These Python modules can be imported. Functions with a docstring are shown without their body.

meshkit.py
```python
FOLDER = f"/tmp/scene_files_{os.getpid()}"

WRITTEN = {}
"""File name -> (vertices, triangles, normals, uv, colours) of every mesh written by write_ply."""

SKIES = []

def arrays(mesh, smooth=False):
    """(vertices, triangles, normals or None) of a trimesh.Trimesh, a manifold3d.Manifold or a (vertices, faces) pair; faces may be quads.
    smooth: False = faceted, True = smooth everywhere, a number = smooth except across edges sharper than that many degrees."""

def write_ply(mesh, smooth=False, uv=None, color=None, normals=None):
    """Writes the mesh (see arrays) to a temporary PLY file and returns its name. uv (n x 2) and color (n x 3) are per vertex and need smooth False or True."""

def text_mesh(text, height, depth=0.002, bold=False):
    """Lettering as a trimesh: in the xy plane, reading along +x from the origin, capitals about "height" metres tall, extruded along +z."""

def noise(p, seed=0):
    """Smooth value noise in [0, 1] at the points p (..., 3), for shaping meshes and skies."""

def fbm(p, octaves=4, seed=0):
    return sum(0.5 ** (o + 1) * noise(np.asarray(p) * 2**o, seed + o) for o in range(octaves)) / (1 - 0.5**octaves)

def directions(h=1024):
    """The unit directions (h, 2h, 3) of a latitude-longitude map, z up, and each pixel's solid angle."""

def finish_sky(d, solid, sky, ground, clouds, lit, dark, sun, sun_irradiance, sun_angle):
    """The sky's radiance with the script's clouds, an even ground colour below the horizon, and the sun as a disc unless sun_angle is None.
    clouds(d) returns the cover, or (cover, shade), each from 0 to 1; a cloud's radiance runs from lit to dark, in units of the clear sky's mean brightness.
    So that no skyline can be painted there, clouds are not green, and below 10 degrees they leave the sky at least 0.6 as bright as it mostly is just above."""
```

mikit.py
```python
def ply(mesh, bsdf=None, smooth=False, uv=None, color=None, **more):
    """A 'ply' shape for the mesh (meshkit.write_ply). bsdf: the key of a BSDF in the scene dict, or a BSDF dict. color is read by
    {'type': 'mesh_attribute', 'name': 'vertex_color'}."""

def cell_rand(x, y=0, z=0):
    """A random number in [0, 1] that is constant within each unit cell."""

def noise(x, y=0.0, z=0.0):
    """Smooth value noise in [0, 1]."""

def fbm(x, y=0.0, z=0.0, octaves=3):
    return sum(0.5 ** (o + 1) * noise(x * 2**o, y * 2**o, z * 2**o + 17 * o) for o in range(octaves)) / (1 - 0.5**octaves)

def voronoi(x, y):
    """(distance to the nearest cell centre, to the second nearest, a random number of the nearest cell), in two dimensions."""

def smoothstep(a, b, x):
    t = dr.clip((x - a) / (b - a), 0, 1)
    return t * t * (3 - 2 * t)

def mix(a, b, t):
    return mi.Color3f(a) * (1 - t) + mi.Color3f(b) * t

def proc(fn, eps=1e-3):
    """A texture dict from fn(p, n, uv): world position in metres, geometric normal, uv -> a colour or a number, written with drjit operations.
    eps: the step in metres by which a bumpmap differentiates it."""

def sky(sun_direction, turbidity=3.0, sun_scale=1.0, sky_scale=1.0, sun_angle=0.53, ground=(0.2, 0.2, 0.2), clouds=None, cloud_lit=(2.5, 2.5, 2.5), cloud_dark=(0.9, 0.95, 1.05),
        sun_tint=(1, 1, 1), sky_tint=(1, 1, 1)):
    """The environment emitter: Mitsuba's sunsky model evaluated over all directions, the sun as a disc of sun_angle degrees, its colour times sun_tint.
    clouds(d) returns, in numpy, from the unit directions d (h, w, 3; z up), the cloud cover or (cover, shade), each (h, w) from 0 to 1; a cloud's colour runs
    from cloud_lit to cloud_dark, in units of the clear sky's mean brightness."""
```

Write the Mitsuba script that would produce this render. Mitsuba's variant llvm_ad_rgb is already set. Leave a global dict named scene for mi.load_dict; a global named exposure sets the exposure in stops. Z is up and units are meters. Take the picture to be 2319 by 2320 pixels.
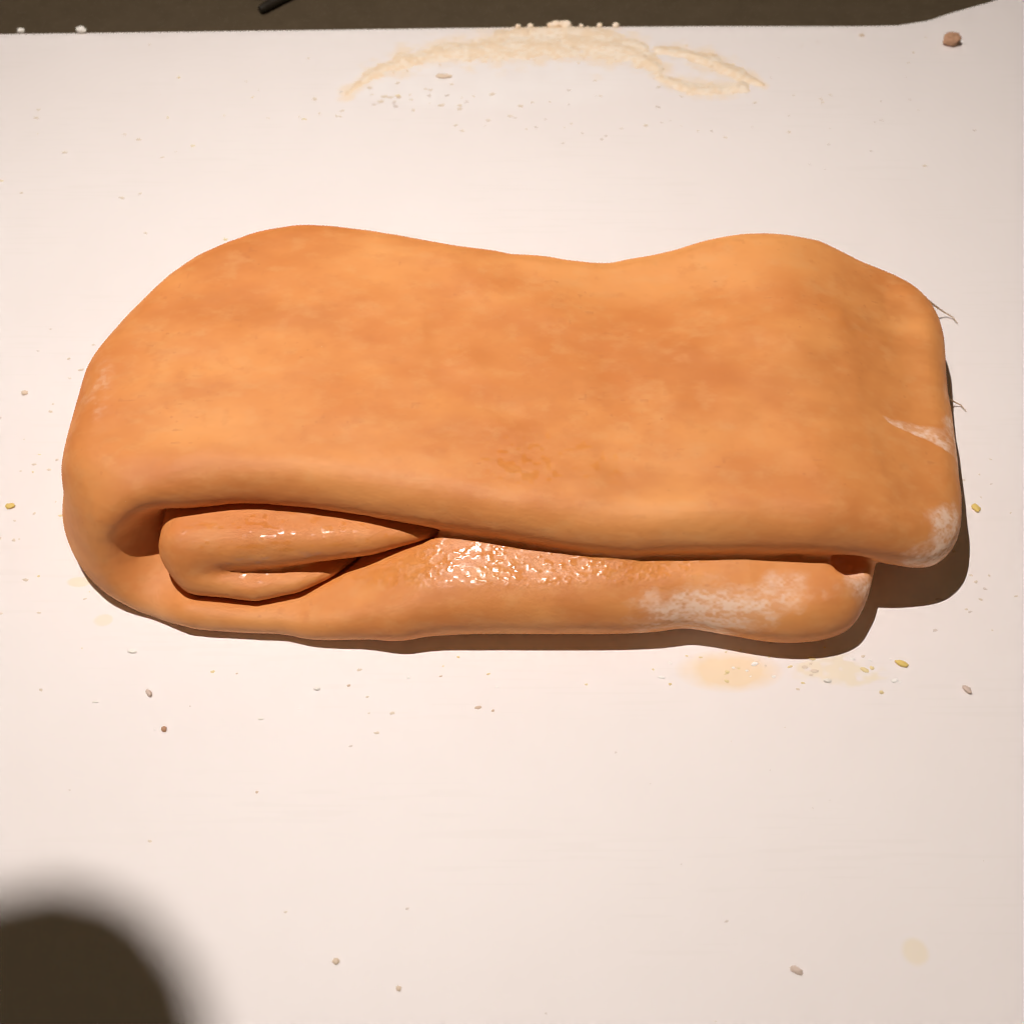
import math, random
import numpy as np, trimesh, shapely, drjit as dr, mitsuba as mi, mikit, meshkit
from shapely.geometry import Polygon
import manifold3d as m3

T = mi.ScalarTransform4f
random.seed(7); rng = np.random.default_rng(7)
scene, labels = {}, {}
CM = 0.01

# ---------------------------------------------------------------- camera, light, exposure
CAM = (0.0, -0.2065, 0.2949)
scene['camera'] = {'type': 'thinlens', 'aperture_radius': 0.0011, 'focus_distance': 0.335, 'fov': 51.0, 'fov_axis': 'x', 'near_clip': 0.01, 'far_clip': 50.0,
                   'to_world': T().look_at(origin=CAM, target=(0, 0, 0), up=(0, 0, 1))}
LAMP = (-0.125, 0.020, 0.62)
scene['lamp'] = {'type': 'disk', 'to_world': T().look_at(origin=LAMP, target=(0.10, 0.20, 0), up=(0, 1, 0)).scale(0.0019),
                       'bsdf': {'type': 'diffuse', 'reflectance': {'type': 'rgb', 'value': [.8, .8, .8]}},
                       'emitter': {'type': 'area', 'radiance': {'type': 'rgb', 'value': [136000, 125500, 119500]}}}
labels['lamp'] = {'label': 'small round white lamp high above the dough, outside the picture', 'category': 'lamp'}
scene['room_light'] = {'type': 'constant', 'radiance': {'type': 'rgb', 'value': [0.050, 0.038, 0.022]}}
exposure = 0.0

# ---------------------------------------------------------------- helpers (lengths below in centimetres)
def add(key, mesh, bsdf, smooth=False, **kw):
    if isinstance(mesh, tuple): mesh = trimesh.Trimesh(mesh[0], mesh[1], process=False)
    mesh = mesh.copy(); mesh.apply_scale(CM)
    scene[key] = mikit.ply(mesh, bsdf, smooth=smooth, **kw)

def say(key, label, cat=None, group=None, kind=None):
    d = {'label': label}
    if cat: d['category'] = cat
    if group: d['group'] = group
    if kind: d['kind'] = kind
    labels[key] = d

def poly_sdf(poly, X, Y):
    """Signed distance to a closed polygon, rounded a little, in two dimensions."""
    p = np.asarray(poly, float); q = np.roll(p, -1, 0)
    best = np.full(X.shape, 1e9); inside = np.zeros(X.shape, bool)
    for (ax, ay), (bx, by) in zip(p, q):
        ex, ey = bx - ax, by - ay
        t = np.clip(((X - ax) * ex + (Y - ay) * ey) / (ex * ex + ey * ey + 1e-12), 0, 1)
        best = np.minimum(best, (X - ax - t * ex) ** 2 + (Y - ay - t * ey) ** 2)
        if ay != by: inside ^= ((ay > Y) != (by > Y)) & (X < ax + (Y - ay) * ex / (by - ay))
    d = np.sqrt(best)
    return np.where(inside, -d, d)

def chaikin(p, n=2):
    """Rounds the corners of a closed polygon."""
    p = np.asarray(p, float)
    for _ in range(n):
        q = np.roll(p, -1, 0); p = np.stack([.78 * p + .22 * q, .22 * p + .78 * q], 1).reshape(-1, 2)
    return p

def smin(a, b, k):
    h = np.clip(0.5 + 0.5 * (b - a) / k, 0, 1)
    return b * (1 - h) + a * h - k * h * (1 - h)

def smax(a, b, k): return -smin(-a, -b, k)

def surface_nets(F, origin, h):
    """The zero surface of a sampled field (negative inside) as vertices and triangles."""
    S = F < 0
    n = np.zeros(np.array(F.shape) - 1, np.int8)
    for i, j, k in np.ndindex(2, 2, 2):
        n += S[i:F.shape[0] - 1 + i, j:F.shape[1] - 1 + j, k:F.shape[2] - 1 + k]
    act = (n > 0) & (n < 8); idx = np.argwhere(act)
    num = np.full(act.shape, -1); num[act] = np.arange(len(idx))
    acc = np.zeros((len(idx), 3)); cnt = np.zeros(len(idx))
    corners = list(np.ndindex(2, 2, 2))
    for a in corners:
        for ax in range(3):
            if a[ax]: continue
            b = list(a); b[ax] = 1
            fa = F[tuple((idx + a).T)]; fb = F[tuple((idx + b).T)]
            m = (fa < 0) != (fb < 0)
            t = np.where(m, fa / np.where(m, fa - fb, 1), 0)
            p = np.tile(np.array(a, float), (len(idx), 1)); p[:, ax] += t
            acc[m] += p[m]; cnt[m] += 1
    V = np.asarray(origin) + h * (idx + .5 + .92 * (acc / cnt[:, None] - .5))
    faces = []
    for ax in range(3):
        sl0 = [slice(None)] * 3; sl1 = [slice(None)] * 3
        sl0[ax] = slice(0, -1); sl1[ax] = slice(1, None)
        A, B = S[tuple(sl0)], S[tuple(sl1)]
        e = np.argwhere(A != B); u, v = [(1, 2), (2, 0), (0, 1)][ax]
        e = e[(e[:, u] > 0) & (e[:, v] > 0) & (e[:, u] < F.shape[u] - 1) & (e[:, v] < F.shape[v] - 1)]
        def at(du, dv):
            q = e.copy(); q[:, u] += du; q[:, v] += dv
            return num[tuple(q.T)]
        quad = np.stack([at(-1, -1), at(0, -1), at(0, 0), at(-1, 0)], 1)
        flip = ~A[tuple(e.T)]
        quad[flip] = quad[flip][:, ::-1]
        faces += [quad[:, [0, 1, 2]], quad[:, [0, 2, 3]]]
    return V, np.vstack(faces)

def relax(V, Fc, n=4):
    """Evens out a mesh: each point moves halfway to the mean of its neighbours, n times."""
    e = np.unique(np.sort(np.vstack([Fc[:, [0, 1]], Fc[:, [1, 2]], Fc[:, [2, 0]]]), 1), axis=0)
    deg = np.bincount(e.ravel(), minlength=len(V)).astype(float)[:, None]
    for _ in range(n):
        acc = np.stack([np.bincount(e[:, 0], V[e[:, 1], k], len(V)) + np.bincount(e[:, 1], V[e[:, 0], k], len(V)) for k in range(3)], 1)
        V = np.where(deg > 0, .5 * V + .5 * acc / np.maximum(deg, 1), V)
    return trimesh.Trimesh(V, Fc, process=False)

def rock(r, sx=1, sy=1, sz=1, seed=0, sub=2, rough=.5):
    m = trimesh.creation.icosphere(subdivisions=sub, radius=1)
    v = np.array(m.vertices)
    v *= (1 + rough * (meshkit.fbm(v * 1.7 + seed * 3.1, 3, seed) - .5))[:, None]
    m.vertices = v * np.array([sx, sy, sz]) * r
    return m

def tube(pts, radii, n=8):
    pts = np.asarray(pts, float); vs = []
    for i, p in enumerate(pts):
        d = pts[min(i + 1, len(pts) - 1)] - pts[max(i - 1, 0)]; d /= np.linalg.norm(d)
        a = np.cross(d, [0.2, .3, 1]); a /= np.linalg.norm(a); b = np.cross(d, a)
        t = np.arange(n) * 2 * np.pi / n
        vs.append(p + radii[i] * (np.cos(t)[:, None] * a + np.sin(t)[:, None] * b))
    f = [[i * n + k, i * n + (k + 1) % n, (i + 1) * n + (k + 1) % n] for i in range(len(pts) - 1) for k in range(n)]
    f += [[i * n + k, (i + 1) * n + (k + 1) % n, (i + 1) * n + k] for i in range(len(pts) - 1) for k in range(n)]
    c0, c1 = len(pts) * n, len(pts) * n + 1
    f += [[c0, (k + 1) % n, k] for k in range(n)] + [[c1, (len(pts) - 1) * n + k, (len(pts) - 1) * n + (k + 1) % n] for k in range(n)]
    m = trimesh.Trimesh(np.vstack(vs + [[pts[0]], [pts[-1]]]), f, process=False); m.fix_normals()
    return m

# ---------------------------------------------------------------- materials
N, FB, SS, MX = mikit.noise, mikit.fbm, mikit.smoothstep, mikit.mix

def blob(x, y, cx, cy, rx, ry, a=0.0):
    c, s = math.cos(a), math.sin(a)
    u = ((x - cx) * c + (y - cy) * s) / rx; v = (-(x - cx) * s + (y - cy) * c) / ry
    return dr.maximum(0, 1 - dr.sqrt(u * u + v * v))

RIB = [([(-7.6, 23.65), (-6.61, 25.11), (-5.18, 26.19), (-3.44, 26.85), (-1.67, 27.2), (0.37, 27.52), (2.42, 27.74), (4.46, 27.38), (5.95, 26.76), (6.88, 25.62)], [.18, .3, .45, .5, .6, .7, .75, .7, .6, .4]),
       ([(6.99, 27.07), (8.24, 26.85), (9.44, 26.19), (10.57, 25.11), (11.7, 24.27)], [.2, .3, .38, .35, .1]),
       ([(6.94, 24.9), (8.22, 23.94), (9.44, 23.85), (10.71, 24.18)], [.25, .3, .3, .25]),
       ([(-0.66, 28.3), (0.9, 28.75), (3.23, 28.8), (4.76, 28.19), (6.37, 27.29)], [.3, .4, .45, .45, .25])]

def board_colour(p, n, uv):
    x, y = p.x * 100, p.y * 100
    c = MX((.80, .742, .712), (.82, .772, .745), FB(x * .12, y * .2, 3.0))
    scratch = SS(.66, .82, N(x * .55, y * 11)) * SS(.45, .75, N(x * .25 + 9, y * .6))
    c = MX(c, (.70, .655, .60), scratch * .11)
    wob = .5 + 1.0 * FB(x * 2.2, y * 2.6, 5.0)
    st = dr.minimum(1, blob(x, y, 6.6, -5.9, 1.7, .75) * 2.2 * wob)
    c = MX(c, (.83, .63, .38), st * .75)
    st = SS(.25, .7, blob(x, y, 9.9, -5.9, 1.9, .7) * wob * 1.5 * (.3 + N(x * 4, y * 6)))
    c = MX(c, (.80, .68, .42), st * .5)
    c = MX(c, (.80, .69, .50), SS(0, .6, blob(x, y, 10.5, -14.0, .42, .42) * wob * 1.3) * .6)
    c = MX(c, (.78, .68, .47), SS(0, .5, blob(x, y, -13.87, -2.74, .45, .22) * wob * 1.5) * .6)
    c = MX(c, (.78, .68, .47), SS(0, .5, blob(x, y, -12.8, -4.14, .35, .25) * wob * 1.5) * .5)
    dust = SS(.35, .75, blob(x, y, -1.0, 24.5, 10, 3.2) * 1.6) * (.3 + .7 * N(x * 1.5, y * 1.2, 3))
    c = MX(c, (.86, .835, .81), dust * .5)
    film = mi.Float(-9)
    for pts, ws in RIB:
        for (a, b, w0, w1) in zip(pts[:-1], pts[1:], ws[:-1], ws[1:]):
            ex, ey = b[0] - a[0], b[1] - a[1]
            t = dr.clip(((x - a[0]) * ex + (y - a[1]) * ey) / (ex * ex + ey * ey), 0, 1)
            u, v = x - a[0] - t * ex, (y - a[1] - t * ey) * .62
            film = dr.maximum(film, 1 - dr.sqrt(u * u + v * v) / (1.5 * (w0 + (w1 - w0) * t) + .1))
    film = SS(-.3, .8, film + 1.6 * (FB(x * 1.5, y * 2.2, 8.0, 4) - .5))
    return MX(c, (.84, .69, .52), film * .75)

def board_bump(p, n, uv):
    x, y = p.x * 100, p.y * 100
    return (N(x * .8, y * 14) * .5 + N(x * 9, y * 12) * .5)

scene['board_plastic'] = {'type': 'bumpmap', 'bump': mikit.proc(board_bump, 3e-4), 'scale': 2.0e-5, 'bsdf': {
    'type': 'principled', 'base_color': mikit.proc(board_colour), 'roughness': .55, 'specular': .35}}

def counter_colour(p, n, uv):
    x, y = p.x * 100, p.y * 100
    c = MX((.072, .052, .030), (.088, .064, .038), FB(x * 1.5, y * 1.5, 1.0))
    return MX(c, (.11, .085, .055), SS(.7, .85, N(x * 9, y * 9)) * .35)
scene['counter_laminate'] = {'type': 'principled', 'base_color': mikit.proc(counter_colour), 'roughness': .5, 'specular': .4}

def dough_flour(x, y, z):
    """Where flour still clings to the dough, 0 to 1."""
    f = FB(x * 1.3, y * 1.3, z * 1.3, 4); g = N(x * 7, y * 5, z * 6)
    t = ((x - 11.54) * .897 + (y - 1.28) * -.442); v = ((x - 11.54) * .442 + (y - 1.28) * .897)    # along and above the ridge line
    v = v + .35 * (FB(x * 1.5, y * 1.5, 3.0, 3) - .5)
    w = SS(-.03, .10, v) * (1 - SS(.05, .25 + .5 * dr.maximum(t, 0), v)) * SS(-.2, .4, t) * (1 - SS(2.6, 3.4, t)) * 1.1
    w = dr.maximum(w, blob(x, y, 14.4, .9, .8, 3.0) * 1.3)
    w = dr.maximum(w, blob(x, y, 12.9, -2.9, 1.0, 1.9, -.3) * 1.5)
    w = dr.maximum(w, blob(x, y, 12.0, -3.5, 1.2, .5, .5) * 1.5)
    low = 1 - SS(1.9, 2.6, z)
    w = dr.maximum(w, blob(x, y, 6.3, -4.6, 4.0, 1.1, .1) * 1.7 * low)
    w = dr.maximum(w, blob(x, y, 10.6, -3.9, 1.0, 1.5, .3) * 1.2 * low)
    w = dr.maximum(w, blob(x, y, -13.0, 1.4, .9, 3.2, .12) * .38)
    grit = SS(.3, .7, N(x * 10, y * 13, z * 12) * .3 + FB(x * 2.2, y * 4, z * 4, 4) * .7)
    w = SS(.12, .95, w * .8 + (f - .5) * 1.7) * (.25 + .75 * grit) * SS(0, .35, w)
    under = (1 - SS(.15, .8, z)) * .35
    return dr.clip(w + under * (.3 + .7 * f), 0, 1)

def dough_colour(p, n, uv):
    x, y, z = p.x * 100, p.y * 100, p.z * 100
    a = FB(x * .22 + 4, y * .38, z * .3, 3); b = FB(x * .9, y * 1.2, z * 1.2 + 7, 4)
    c = MX((.55, .180, .040), (.70, .298, .086), SS(.22, .78, a * .7 + b * .3))
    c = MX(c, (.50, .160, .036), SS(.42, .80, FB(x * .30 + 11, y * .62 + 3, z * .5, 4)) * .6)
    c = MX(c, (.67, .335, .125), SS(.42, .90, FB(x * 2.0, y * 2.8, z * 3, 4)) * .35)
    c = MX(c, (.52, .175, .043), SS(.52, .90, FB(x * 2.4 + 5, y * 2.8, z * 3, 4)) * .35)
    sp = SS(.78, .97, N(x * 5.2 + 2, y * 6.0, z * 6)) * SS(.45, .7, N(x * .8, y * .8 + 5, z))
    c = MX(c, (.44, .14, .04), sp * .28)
    pale = SS(.3, 1.0, 1 - SS(.0, 1.5, z))
    c = MX(c, (.66, .32, .125), pale * .5)
    return MX(c, (.80, .57, .42), dough_flour(x, y, z) * .9)

def dough_wet(x, y, z):
    wet = SS(.05, .6, blob(x, y, .7, -3.4, 7.4, 1.0) * 1.7) * (1 - SS(2.6, 3.0, z)) * SS(.40, .60, N(x * 1.3 + 3, y * 2.5, z * 2) * .35 + .65 * N(x * 6, y * 9, z * 8))
    drop = dr.maximum(blob(x, y, -6.5, -2.8, 4.5, 1.2) * 1.3 * (1 - SS(3.0, 3.4, z)), dr.maximum(blob(x, y, 1.2, -1.0, 3.5, 1.5), blob(x, y, 11.5, 5.2, 1.8, 1.5)))
    drop = SS(.1, .5, drop) * SS(.60, .75, N(x * 5.5 + 1, y * 7, z * 6))
    return wet, drop

def dough_rough(p, n, uv):
    x, y, z = p.x * 100, p.y * 100, p.z * 100
    wet, drop = dough_wet(x, y, z)
    base = SS(.0, .6, blob(x, y, .4, -3.4, 7.5, 1.1)) * (1 - SS(2.6, 3.0, z))
    return dr.clip(.64 - .12 * base - .34 * wet - .42 * drop + .3 * dough_flour(x, y, z), .18, .9)

def dough_bump(p, n, uv):
    x, y, z = p.x * 100, p.y * 100, p.z * 100
    wet, drop = dough_wet(x, y, z)
    fine = N(x * 5.5, y * 6.5, z * 6) * .7 + N(x * 12, y * 14, z * 13) * .55
    return fine * (.5 + .6 * wet) + FB(x * 1.3, y * 1.5, z * 1.5, 2) * .8 + N(x * 22, y * 24, z * 24) * .10

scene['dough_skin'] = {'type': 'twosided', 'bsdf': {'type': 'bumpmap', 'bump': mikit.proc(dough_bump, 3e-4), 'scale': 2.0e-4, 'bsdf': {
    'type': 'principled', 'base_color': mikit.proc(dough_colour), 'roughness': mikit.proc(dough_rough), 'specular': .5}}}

def flour_colour(p, n, uv):
    x, y = p.x * 100, p.y * 100
    return MX((.83, .66, .47), (.87, .76, .62), SS(.3, .75, FB(x * 1.1, y * 1.6, 2.0) * .6 + .4 * N(x * 5, y * 6)))
scene['flour_powder'] = {'type': 'diffuse', 'reflectance': mikit.proc(flour_colour)}
def plain(name, rgb, rough=.6, spec=.3):
    scene[name] = {'type': 'principled', 'base_color': {'type': 'rgb', 'value': list(rgb)}, 'roughness': rough, 'specular': spec}
plain('crumb_brown', (.44, .25, .15)); plain('crumb_yellow', (.70, .52, .16)); plain('crumb_grey', (.60, .48, .40))
plain('crumb_pale', (.80, .77, .70), .25, .6); plain('crumb_cream', (.70, .57, .43)); plain('stick_dark', (.018, .013, .007), .6)
plain('skin', (.55, .31, .22), .5, .4); plain('nail_pink', (.62, .36, .29), .3, .5); plain('dough_shred', (.52, .34, .19), .7)
scene['speck_mix'] = {'type': 'diffuse', 'reflectance': {'type': 'mesh_attribute', 'name': 'vertex_color'}}

# ---------------------------------------------------------------- setting: counter and cutting board
c = trimesh.creation.box((160, 120, 3)); c.apply_translation((0, 20, -3.0))
add('counter', c, 'counter_laminate'); say('counter', 'dark brown counter top beyond the far edge of the white board', kind='structure')

EDGE = [(-42, 28.45), (-25.0, 28.75), (0, 29.35), (10, 29.45), (17, 29.45), (19, 29.52), (20.6, 29.95), (21.9, 30.65), (23.9, 31.55), (25.6, 32.4), (27.2, 32.9), (29.5, 33.0), (42, 33.0)]
far = shapely.LineString(EDGE)
outline = Polygon(EDGE + [(42, -26), (-42, -26)]).buffer(-2, join_style='mitre').buffer(2, quad_segs=10).buffer(1.2).buffer(-1.2)
ring0 = shapely.segmentize(outline.exterior, .6)
P0 = np.array(ring0.coords)[:-1]
if Polygon(P0).exterior.is_ccw is False: P0 = P0[::-1]
d = np.roll(P0, -1, 0) - np.roll(P0, 1, 0); nrm = np.stack([d[:, 1], -d[:, 0]], 1) / np.linalg.norm(d, axis=1)[:, None]
prof = [(.12, -1.5), (0, -1.38), (0, -.30), (.05, -.17), (.16, -.08), (.35, -.025), (.60, -.004), (.85, 0)]
rings = [np.column_stack([P0 - nrm * i, np.full(len(P0), z)]) for i, z in prof]
V = np.vstack(rings); n = len(P0); Fc = []
k = np.arange(n); k2 = (k + 1) % n
for r in range(len(prof) - 1):
    Fc += [np.stack([r * n + k, r * n + k2, (r + 1) * n + k2], 1), np.stack([r * n + k, (r + 1) * n + k2, (r + 1) * n + k], 1)]
tv, tf = trimesh.creation.triangulate_polygon(Polygon(rings[-1][:, :2]), engine='earcut')
cr = np.cross(np.append(tv[tf[:, 1]] - tv[tf[:, 0]], np.zeros((len(tf), 1)), 1), np.append(tv[tf[:, 2]] - tv[tf[:, 0]], np.zeros((len(tf), 1)), 1))[:, 2]
tf[cr < 0] = tf[cr < 0][:, ::-1]
V = np.vstack([V, np.column_stack([tv, np.zeros(len(tv))]), np.column_stack([rings[0][:, :2].mean(0)[None], [[-1.5]]])])
Fc += [tf + n * len(prof)]
m = trimesh.Trimesh(V, np.vstack(Fc), process=False); m.merge_vertices(digits_vertex=5)
add('cutting_board', m, 'board_plastic', smooth=25)
say('cutting_board', 'large white plastic cutting board under the dough, specked with flour', 'cutting board')

# ---------------------------------------------------------------- the folded dough
T_POLY = [(-12.61, -0.7), (-11.23, -0.86), (-7.43, -0.83), (-5.8, -0.96), (-4.17, -1.19), (-2.24, -1.51), (-1.07, -1.75), (0.48, -2.02), (3.07, -2.38), (5.12, -2.32), (7.77, -2.3), (8.8, -2.36), (10.49, -2.39), (11.11, -2.43), (12.34, -2.35), (12.68, -2.08), (12.89, -1.63), (13.05, -0.89), (13.15, -0.06), (13.41, 1.33), (13.54, 2.27), (13.6, 3.41), (13.95, 5.11), (14.16, 6.39), (14.12, 6.81), (14.06, 7.19), (13.82, 7.59), (13.18, 8.17), (11.23, 8.73), (10.43, 8.7), (8.53, 8.64), (7.74, 8.57), (6.22, 8.07), (5.4, 7.85), (4.3, 7.65), (3.62, 7.45), (3.35, 7.42), (2.03, 7.48), (0.77, 7.65), (-0.28, 7.68), (-0.6, 7.81), (-2.45, 8.09), (-3.87, 8.49), (-6.26, 8.97), (-7.39, 9.03), (-7.94, 8.95), (-8.67, 8.67), (-9.57, 8.14), (-10.41, 7.53), (-11.01, 6.75), (-11.62, 5.69), (-12.62, 3.55), (-12.74, 2.95), (-12.69, 0.43)]
W_POLY = [(-3, 0.4), (-3.5, 7.9), (-6.46, 8.53), (-7.47, 8.58), (-7.88, 8.52), (-8.48, 8.3), (-10.05, 7.3), (-10.55, 6.67), (-11.13, 5.7), (-12.11, 3.71), (-12.18, 3.38), (-12.17, 1.0), (-12.0, -0.4), (-11.65, -1.2), (-11.0, -1.75), (-10.3, -1.35), (-9.4, -0.5), (-8.6, 0), (-7, 0.2)]
B_POLY = [(-13.55, -0.5), (-12.75, -1.75), (-11.75, -2.6), (-11.0, -3.1), (-10.2, -3.6), (-7.76, -3.77), (-6.93, -3.77), (-5.84, -4.06), (-4.35, -4.04), (-3.41, -4.22), (-2.61, -4.02), (3.8, -4.04), (5.12, -3.81), (5.88, -3.9), (7.66, -4.28), (8.49, -4.34), (9.15, -4.27), (9.53, -4.14), (9.65, -4.02), (9.85, -3.68), (9.99, -3.34), (10.26, -2.52), (10.5, -1.3), (11.8, -0.2), (12.4, 1), (12.9, 5), (12.2, 6.8), (10.4, 7.9), (7.7, 7.7), (3.3, 6.7), (-0.3, 6.9), (-6, 8.2), (-9, 7.2), (-11.2, 5.0), (-12.4, 3), (-13.2, 1)]
H = 0.1
gx, gy, gz = np.arange(-15.4137, 15.4, H), np.arange(-6.6071, 10.6, H), np.arange(-.35, 6.2, H)
X2, Y2 = np.meshgrid(gx, gy, indexing='ij')
X, Y, Z = X2[:, :, None], Y2[:, :, None], gz[None, None, :]
bend = np.interp(X2, [-12, -7, -1, 3, 7, 11, 13], [0, .12, .0, -.18, -.05, .12, 0]) + .35 * (meshkit.fbm(np.stack([X2 * .22, Y2 * .28, X2 * 0], -1), 3, 5) - .5) + .16 * (meshkit.fbm(np.stack([X2 * .6, Y2 * .7, X2 * 0 + 4], -1), 2, 8) - .5)
bend += -.35 * np.exp(-((X2 - 4.2) / 2.6) ** 2 - ((Y2 - 6.2) / 1.8) ** 2)
d2 = poly_sdf(chaikin(T_POLY), X2, Y2)
rT = 1.05
zt = 3.1 + bend * .8 - 1.15 * np.clip((X2 - 8.8) / 5.0, 0, 1) ** 2 * (3 - 2 * np.clip((X2 - 8.8) / 5.0, 0, 1))
dT = np.sqrt(np.maximum(d2, 0)[:, :, None] ** 2 + (Z - zt[:, :, None]) ** 2) - rT
# left wrap: the sheet turned over on itself, twice as tall
dW2 = poly_sdf(chaikin(W_POLY), X2, Y2)
dW = np.sqrt(np.maximum(dW2, 0)[:, :, None] ** 2 + np.maximum(np.abs(Z - 2.06 - .4 * bend[:, :, None]) - .05, 0) ** 2) - 2.0
# bottom layer, thinner at the left
rB = np.interp(X2, [-11.6, -10.2, -9.6, -6.5, -4.6, -2.8, -1, 6, 10.5], [.86, .56, .46, .46, .68, .95, 1.12, 1.09, 1.08]); rB = rB + .1 * (meshkit.fbm(np.stack([X2 * .5, Y2 * .3, X2 * 0], -1), 2, 9) - .5)
dB2 = poly_sdf(chaikin(B_POLY), X2, Y2)
dB = np.sqrt(np.maximum(dB2 - (1.05 - rB), 0)[:, :, None] ** 2 + (Z - (rB * np.interp(X2, [-11.6, -10.2], [.45, 1]) + .2 * np.clip(Y2 + 4.4, 0, 2.2) * np.clip((X2 + 5) / 2.5, 0, 1))[:, :, None]) ** 2) - rB[:, :, None]
def lobe(x, y, z, xs, ys, zs, rs, grow=0.0):
    """A rounded roll that runs along x at the front and back into the dough."""
    yc, zc, r = (np.interp(X2, xs, v)[:, :, None] for v in (ys, zs, rs))
    dx = np.minimum(x - xs[0], 0)
    return (np.sqrt(np.minimum(y - yc, 0) ** 2 + (z - zc) ** 2 + dx ** 2) - r - grow)
UP = ([-9.91, -7.5, -4.3, -2.3, -1.0], [-2.62, -2.58, -2.46, -2.2, -1.7], [1.95, 2.06, 2.1, 2.1, 2.1], [.88, .80, .52, .16, .02])
LO = ([-9.55, -7.85, -6.5, -5.6, -4.6], [-3.38, -3.75, -3.5, -3.1, -2.4], [1.28, 1.22, 1.2, 1.15, 1.1], [.52, .38, .30, .18, .03])
dU, dL = lobe(X, Y, Z, *UP), lobe(X, Y, Z, *LO)
inner = smin(dU, dL, .12)
left = smin(dU, dL, 1.1); tmix = np.clip((X + 10.0) / 1.3, 0, 1)
inner = left * (1 - tmix) + inner * tmix
cav = smin(lobe(X, Y, Z, *UP, grow=.12), lobe(X, Y, Z, *LO, grow=.12), .8)
leftk = np.interp(X2, [-12.8, -11.2, -9.2], [2.0, 1.3, .14])[:, :, None]
cav = np.maximum(np.maximum(cav, Y - 1.4), X + 1.0)
dW = smax(dW, -cav, np.interp(X2, [-9.5, -7], [2.4, .7])[:, :, None])
dT = smax(dT, -np.maximum(np.maximum(inner - .10, Y - 1.4), X + 1.0), .2)
outer = smin(dT, dW, np.interp(X2, [-10, -8], [.8, .25])[:, :, None])
outer = smax(outer, 1.0 - np.sqrt(((X + 10.85) / .95) ** 2 + ((Y + 3.8) / 1.5) ** 2 + ((Z - 1.8) / 1.4) ** 2), 1.2)
outer = smin(outer, smax(dB, -smin(dU - .12, dL - .08, .3), .25), leftk)
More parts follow.
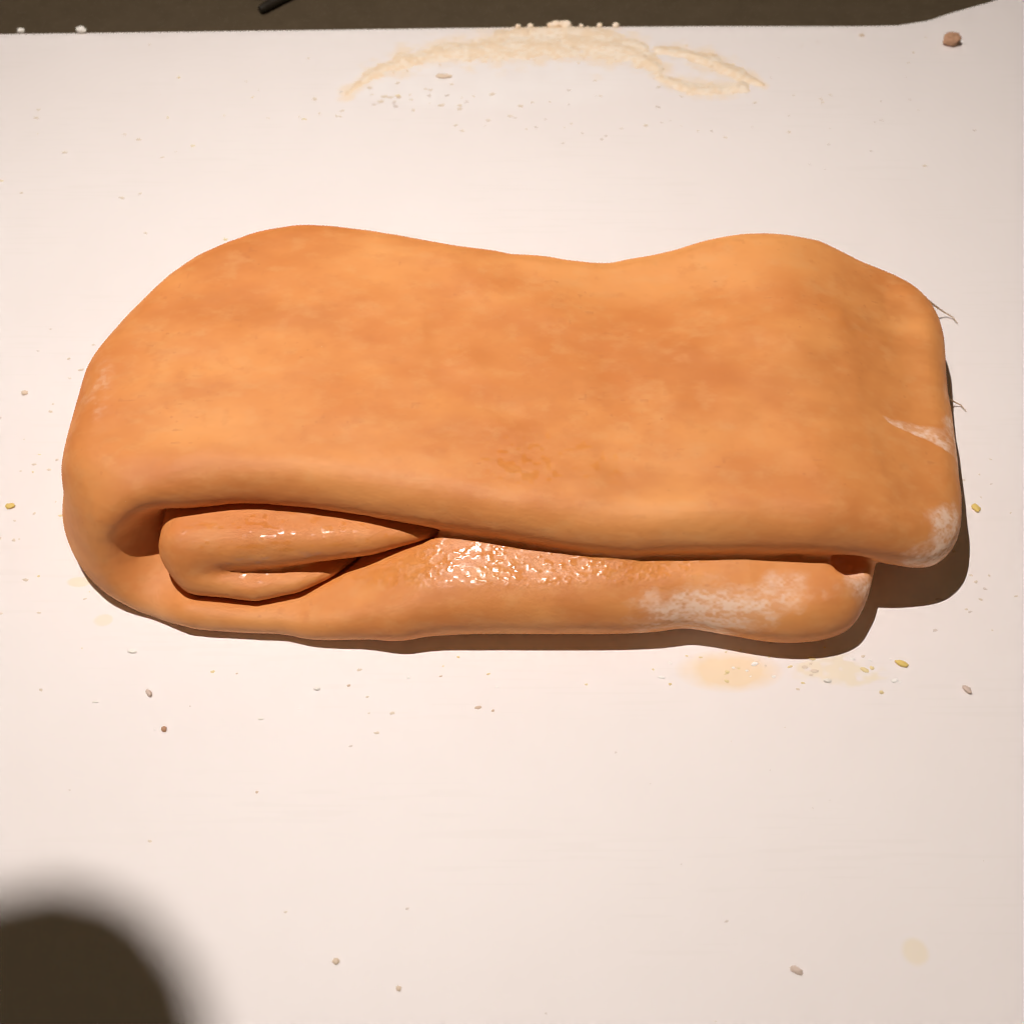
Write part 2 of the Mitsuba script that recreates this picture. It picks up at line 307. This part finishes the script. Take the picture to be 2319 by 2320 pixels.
inner = np.maximum(np.maximum(inner, Y - 1.5), X + 1.3)
outer = smax(outer, 1.0 - np.sqrt(((X + 10.9) / .75) ** 2 + ((Y + 4.0) / 1.2) ** 2 + ((Z - 1.75) / .9) ** 2), 1.1)
outer = smax(outer, .42 - np.sqrt(((X - (10.15)) / 1.3) ** 2 + ((Y - (-3.18)) / 1.2) ** 2 + ((Z - 1.95) / .9) ** 2), .45)
grain = .03 * (meshkit.fbm(np.stack(np.broadcast_arrays(X * 2.2, Y * 2.2, Z * 2.2), -1), 3, 3) - .5)
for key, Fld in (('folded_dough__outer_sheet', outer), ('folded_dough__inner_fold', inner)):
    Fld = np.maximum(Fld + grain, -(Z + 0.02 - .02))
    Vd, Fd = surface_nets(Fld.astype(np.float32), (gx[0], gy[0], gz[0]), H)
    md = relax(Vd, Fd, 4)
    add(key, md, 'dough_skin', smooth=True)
labels['folded_dough'] = {'label': 'thick orange dough folded in three on the white board', 'category': 'dough'}
say('folded_dough__inner_fold', 'rounded tongue of the inner fold showing at the left front of the dough')
for i, pts in enumerate(([(15.08, 8.69, 1.6), (15.93, 8.96, 0.8), (16.55, 9.13, 0.25), (16.87, 9.06, 0.1), (17.02, 8.77, 0.05)], [(14.62, 4.04, 1.6), (15.36, 4.42, 0.8), (15.84, 4.65, 0.25), (16.13, 4.63, 0.1), (16.28, 4.37, 0.05)])):
    k = 'folded_dough__shred' + ('_001' if i else '')
    add(k, tube(pts, [.07, .04, .025, .02, .008], 7), 'dough_shred', smooth=True)
    say(k, ('lower' if i else 'upper') + ' thin brown shred sticking out of the right edge of the dough')

# ---------------------------------------------------------------- flour left along the far edge
hh = .07
fx, fy = np.arange(-9, 13, hh), np.arange(22, 29.35, hh); FX, FY = np.meshgrid(fx, fy, indexing='ij')
dens = np.full(FX.shape, -9.0)
for pts, ws in RIB:
    for (a, b, w0, w1) in zip(pts[:-1], pts[1:], ws[:-1], ws[1:]):
        e = np.array(b) - a; t = np.clip(((FX - a[0]) * e[0] + (FY - a[1]) * e[1]) / (e @ e), 0, 1)
        dd = np.hypot(FX - a[0] - t * e[0], (FY - a[1] - t * e[1]) * .62); w = w0 + (w1 - w0) * t
        dens = np.maximum(dens, 1 - dd / w)
q = np.stack([FX, FY, FX * 0], -1)
hgt = .075 * (dens - .12 + 1.5 * (meshkit.fbm(q * 1.5, 4, 2) - .45)) + .07 * (meshkit.fbm(q * 4.5, 3, 4) - .5) * np.clip(dens + .6, 0, 1)
edge_y = np.interp(FX, [p[0] for p in EDGE], [p[1] for p in EDGE])
hgt = np.where(FY > edge_y - .25, np.minimum(hgt, (edge_y - FY) * .8), hgt)
hgt = np.where(hgt > .3, .3, hgt)
def drape(x, y):
    """Height of the board's top near its far rounded edge."""
    s = np.interp(x, [p[0] for p in EDGE], [p[1] for p in EDGE]) - y
    return np.interp(s, [0, .05, .16, .35, .6, .85], [-.3, -.17, -.08, -.025, -.004, 0])
on = hgt > 0.002
cell = on[:-1, :-1] | on[1:, :-1] | on[:-1, 1:] | on[1:, 1:]
num = np.arange(FX.size).reshape(FX.shape)
I, J = np.nonzero(cell)
Fq = np.vstack([np.stack([num[I, J], num[I + 1, J], num[I + 1, J + 1]], 1), np.stack([num[I, J], num[I + 1, J + 1], num[I, J + 1]], 1)])
Vq = np.column_stack([FX.ravel(), FY.ravel(), (drape(FX, FY) + np.clip(hgt, -.02, 1)).ravel()])
m = trimesh.Trimesh(Vq, Fq, process=False); m.remove_unreferenced_vertices()
clumps = [m]
for i in range(380):
    a, b = rng.uniform(-9, 12), rng.uniform(22, 29.2)
    ii, jj = int((a + 9) / hh), int((b - 22) / hh)
    if ii >= FX.shape[0] or jj >= FX.shape[1] or not (-.5 < dens[ii, jj]): continue
    r = rng.uniform(.02, .06)
    s = rock(r, rng.uniform(.8, 1.4), rng.uniform(.8, 1.3), .8, i, 1, .6)
    s.apply_translation((a, b, float(drape(a, b)) + max(hgt[ii, jj], 0) + r * .2)); clumps.append(s)
for a, b, r in [(1.9, 29.15, .16), (2.15, 29.2, .2), (2.45, 29.2, .18), (2.7, 29.2, .2), (2.6, 29.0, .15), (.9, 29.15, .12), (.3, 29.1, .12), (4.3, 29.2, .12), (3.4, 29.2, .09), (5.1, 29.2, .13)]:
    s = rock(r, 1.2, 1, .9, int(a * 10), 2, .7); s.apply_translation((a, b, -.03 + r * .5)); clumps.append(s)
add('flour_streak', trimesh.util.concatenate(clumps), 'flour_powder', smooth=50)
say('flour_streak', 'curved streak of cream flour swept along the far edge of the board', 'flour', kind='stuff')

# ---------------------------------------------------------------- crumbs one can point to
def crumb(x, y, r, mat, label, sx=1., sy=1., sz=.5, rot=0, seed=0, group=None, z=0.0, rough=1.0):
    key = 'crumb'; i = 0
    while key in scene: i += 1; key = f'crumb_{i:03d}'
    s = rock(r * .85, sx, sy, sz, seed, 3, rough); s.apply_transform(trimesh.transformations.rotation_matrix(rot, (0, 0, 1)))
    s.apply_translation((x, y, z - s.bounds[0, 2] - .01)); add(key, s, mat, smooth=True); say(key, label, 'crumb', group)
crumb(21.15, 27.6, .38, 'crumb_brown', 'large brown crumb near the far right corner of the board', 1.2, .95, .75, .2, 3, rough=1.25)
crumb(15.59, .13, .15, 'crumb_yellow', 'yellow crumb on the board to the right of the dough', 1, 1.25, .4, .4, 5)
crumb(-16.88, .22, .15, 'crumb_yellow', 'yellow crumb at the left border of the picture', 1.2, .8, .5, 0, 6)
crumb(11.88, -5.67, .16, 'crumb_yellow', 'yellow flake in front of the right end of the dough', 1.3, .7, .4, -.4, 8)
crumb(13.65, -6.54, .14, 'crumb_grey', 'grey brown crumb in front of and right of the dough', 1.2, .7, .5, -.8, 9)
crumb(-10.87, -6.66, .13, 'crumb_grey', 'slanted grey brown crumb in front of the left end of the dough', 1.2, .65, .5, -.9, 10)
crumb(-10.21, -7.81, .09, 'crumb_brown', 'small round brown crumb lying below the slanted grey crumb', 1, 1, .6, 0, 11)
crumb(7.34, -14.46, .13, 'crumb_grey', 'grey crumb near the bottom border, right of the middle', 1.4, .8, .4, -.4, 12)
crumb(-4.57, -14.24, .09, 'crumb_cream', 'tan crumb near the bottom border, left of the middle', 1.1, 1, .5, 0, 13)
crumb(-2.9, -14.9, .07, 'crumb_cream', 'small tan crumb nearest the bottom border, left of the middle', 1.1, 1, .5, 0, 23)
crumb(-17.71, 5.27, .12, 'crumb_cream', 'tan crumb left of the dough, above the yellow one', 1, 1, .5, 0, 14)
crumb(-21.0, 28.62, .22, 'crumb_pale', 'pale crumb on the far left edge of the board, the larger of two', 1.3, .8, .8, 0, 15, z=-.02)
crumb(-24.0, 28.75, .16, 'crumb_pale', 'pale crumb on the far left edge of the board, the smaller of two', 1.3, .8, .8, 0, 16, z=-.06)
crumb(17.0, 28.3, .12, 'crumb_cream', 'tan crumb near the far edge, left of the large brown one', 1.3, .8, .5, 0, 17)
crumb(-3.2, 24.9, .22, 'crumb_cream', 'long tan crumb lying just inside the flour streak', 1.9, .7, .35, 0, 18)
crumb(-5.2, 23.3, .11, 'crumb_cream', 'small tan crumb between the left tail of the flour streak and the dough', 1.2, .8, .4, 0, 19)
for i, (x, y, r) in enumerate([(-11.66, -5.25, .10), (-5.86, -6.5, .08), (-7.42, -7.48, .06), (-12.43, -6.93, .06), (9.52, -6.24, .10)]):
    crumb(x, y, r, 'crumb_pale', ['shiny white crumb close in front of the left end of the dough', 'shiny white crumb in front of the dough, left of the middle', 'tiny white crumb farther in front of the dough, left of the middle',
          'tiny white crumb at the lower left of the dough', 'shiny white crumb in front of the right end of the dough'][i], 1.5, .7, .5, 0, 30 + i)

# fine specks nobody could count
parts, cols = [], []
def specks(n, cx, cy, rx, ry, rmin, rmax, tones):
    for _ in range(n):
        a, b = cx + rng.normal() * rx, cy + rng.normal() * ry
        if b > 28.3 or abs(a) > 40: continue
        r = rng.uniform(rmin, rmax)
        s = rock(r, rng.uniform(.9, 2.0), rng.uniform(.7, 1.1), .35, int(rng.integers(1000)), 1, .7)
        s.apply_transform(trimesh.transformations.rotation_matrix(rng.uniform(-.5, .5), (0, 0, 1)))
        s.apply_translation((a, b, r * .1)); parts.append(s); cols.append(np.tile(tones[int(rng.integers(len(tones)))], (len(s.vertices), 1)))
TAN, GRY, YEL, WHT, BRN = (.74, .64, .52), (.69, .61, .55), (.78, .65, .36), (.86, .84, .80), (.62, .48, .36)
specks(36, -16.3, 4.5, 1.3, 3.0, .02, .07, [TAN, GRY, TAN]); specks(22, -15.0, -1.5, 1.2, 2.4, .02, .06, [TAN, YEL])
specks(18, 15.6, 1.8, .7, 1.6, .02, .05, [TAN, GRY]); specks(20, 10.5, -5.9, 1.3, .35, .03, .08, [YEL, TAN, YEL, WHT])
specks(36, -5.2, 23.3, 2.0, 1.2, .04, .11, [TAN, GRY, TAN]); specks(36, 2.0, 21.8, 4.0, 1.1, .03, .08, [GRY, TAN])
specks(24, -2.0, -6.6, 6.0, .9, .02, .06, [TAN, YEL, WHT, BRN]); specks(22, 0, -11.5, 8.0, 3.4, .015, .035, [TAN, GRY, GRY])
specks(36, 16.5, 24.0, 3.5, 4.0, .02, .07, [TAN, GRY]); specks(36, -15.0, 22.0, 5.5, 4.0, .02, .08, [TAN, YEL, TAN])
specks(14, 14.3, -3.5, .8, 1.0, .03, .07, [TAN, GRY]); specks(18, 6.6, -5.9, 1.3, .4, .02, .05, [YEL, WHT])
m = trimesh.util.concatenate(parts)
add('flour_specks', m, 'speck_mix', smooth=True, color=np.vstack(cols))
say('flour_specks', 'fine tan and yellow specks strewn over the white board', 'flour', kind='stuff')

# ---------------------------------------------------------------- dark stick on the counter behind the board
add('stick', tube([(-13.1, 32.74, -1.22), (-12.9, 32.95, -1.2), (-12.18, 33.75, -1.2), (-10.4, 35.46, -1.2), (-6.5, 39.2, -1.2)], [.17, .24, .25, .26, .26], 12), 'stick_dark', smooth=40)
say('stick', 'thin dark stick lying slanted on the counter behind the board', 'stick')
add('knob', rock(.55, 1.3, 1, .5, 4, 3, .4).apply_translation((-13.45, 34.6, -1.25)), 'stick_dark', smooth=True)
say('knob', 'dark rounded lump on the counter behind the tip of the stick', 'lump')

# ---------------------------------------------------------------- the hand beside the lamp that shades the near left corner
L = np.array(LAMP) * 100; S = np.array([-12.5, -17.6, 0.0]); TT = .15
tip = L + TT * (S - L)
ax = np.array([-.93, -.30, .12]); ax /= np.linalg.norm(ax); lat = np.array([.30, -.95, 0.]); lat -= ax * (lat @ ax); lat /= np.linalg.norm(lat); up = np.cross(lat, ax); up *= np.sign(up[2])
def W(a, b, c_): return tip + ax * a + lat * b + up * c_
def ball(p, r): return m3.Manifold.sphere(r, 20).translate([float(t) for t in p])
def bone(p, q, r0, r1): return m3.Manifold.batch_hull([ball(p, r0), ball(q, r1)])
def chain(pts, rs): return [bone(W(*pts[i]), W(*pts[i + 1]), rs[i], rs[i + 1]) for i in range(len(pts) - 1)]
pieces = chain([(0, 0, 0), (2.2, 0, .25), (4.6, .05, .4), (9.0, .3, .2)], [.80, .84, .92, 1.05])                         # index finger, straight
for j, (b, kx) in enumerate([(2.1, 9.2), (4.1, 9.6), (5.9, 10.3)]):                                                     # three curled fingers
    pieces += chain([(kx, b, .1), (kx - 3.6 + .5 * j, b, -.9), (kx - 2.8 + .5 * j, b, -2.9), (kx - .9 + .3 * j, b, -3.1)], [1.02 - .06 * j, .88 - .07 * j, .80 - .07 * j, .70 - .07 * j])
pieces += chain([(15.5, .8, -.6), (12.2, -.9, -1.2), (9.2, -.4, -2.2), (7.2, .9, -2.6)], [1.3, 1.15, .95, .8])          # thumb folded under
pieces += [m3.Manifold.batch_hull([ball(W(9.0, .3, .1), 1.05), ball(W(10.3, 5.9, .1), .95), ball(W(16.5, 1.6, 0), 1.4), ball(W(16.5, 4.6, 0), 1.35)])]
pieces += chain([(16.5, 3.1, 0), (19.0, 3.2, 0), (27.0, 3.6, .4)], [2.1, 2.3, 3.0])
hand = m3.Manifold.batch_boolean(pieces, m3.OpType.Add).refine_to_length(.45).to_mesh()
hm = trimesh.Trimesh(hand.vert_properties[:, :3], hand.tri_verts); trimesh.smoothing.filter_taubin(hm, iterations=14)
add('person', hm, 'skin', smooth=True); say('person', 'hand with pointing finger held under the lamp, outside the picture', 'person')
nail = trimesh.creation.icosphere(subdivisions=3); nail.vertices = np.array(nail.vertices) * (.55, .42, .12)
R = np.eye(4); R[:3, 0], R[:3, 1], R[:3, 2], R[:3, 3] = ax, lat, up, W(.05, 0, .72)
if np.linalg.det(R[:3, :3]) < 0: R[:3, 1] *= -1
nail.apply_transform(R); add('person__fingernail', nail, 'nail_pink', smooth=True)
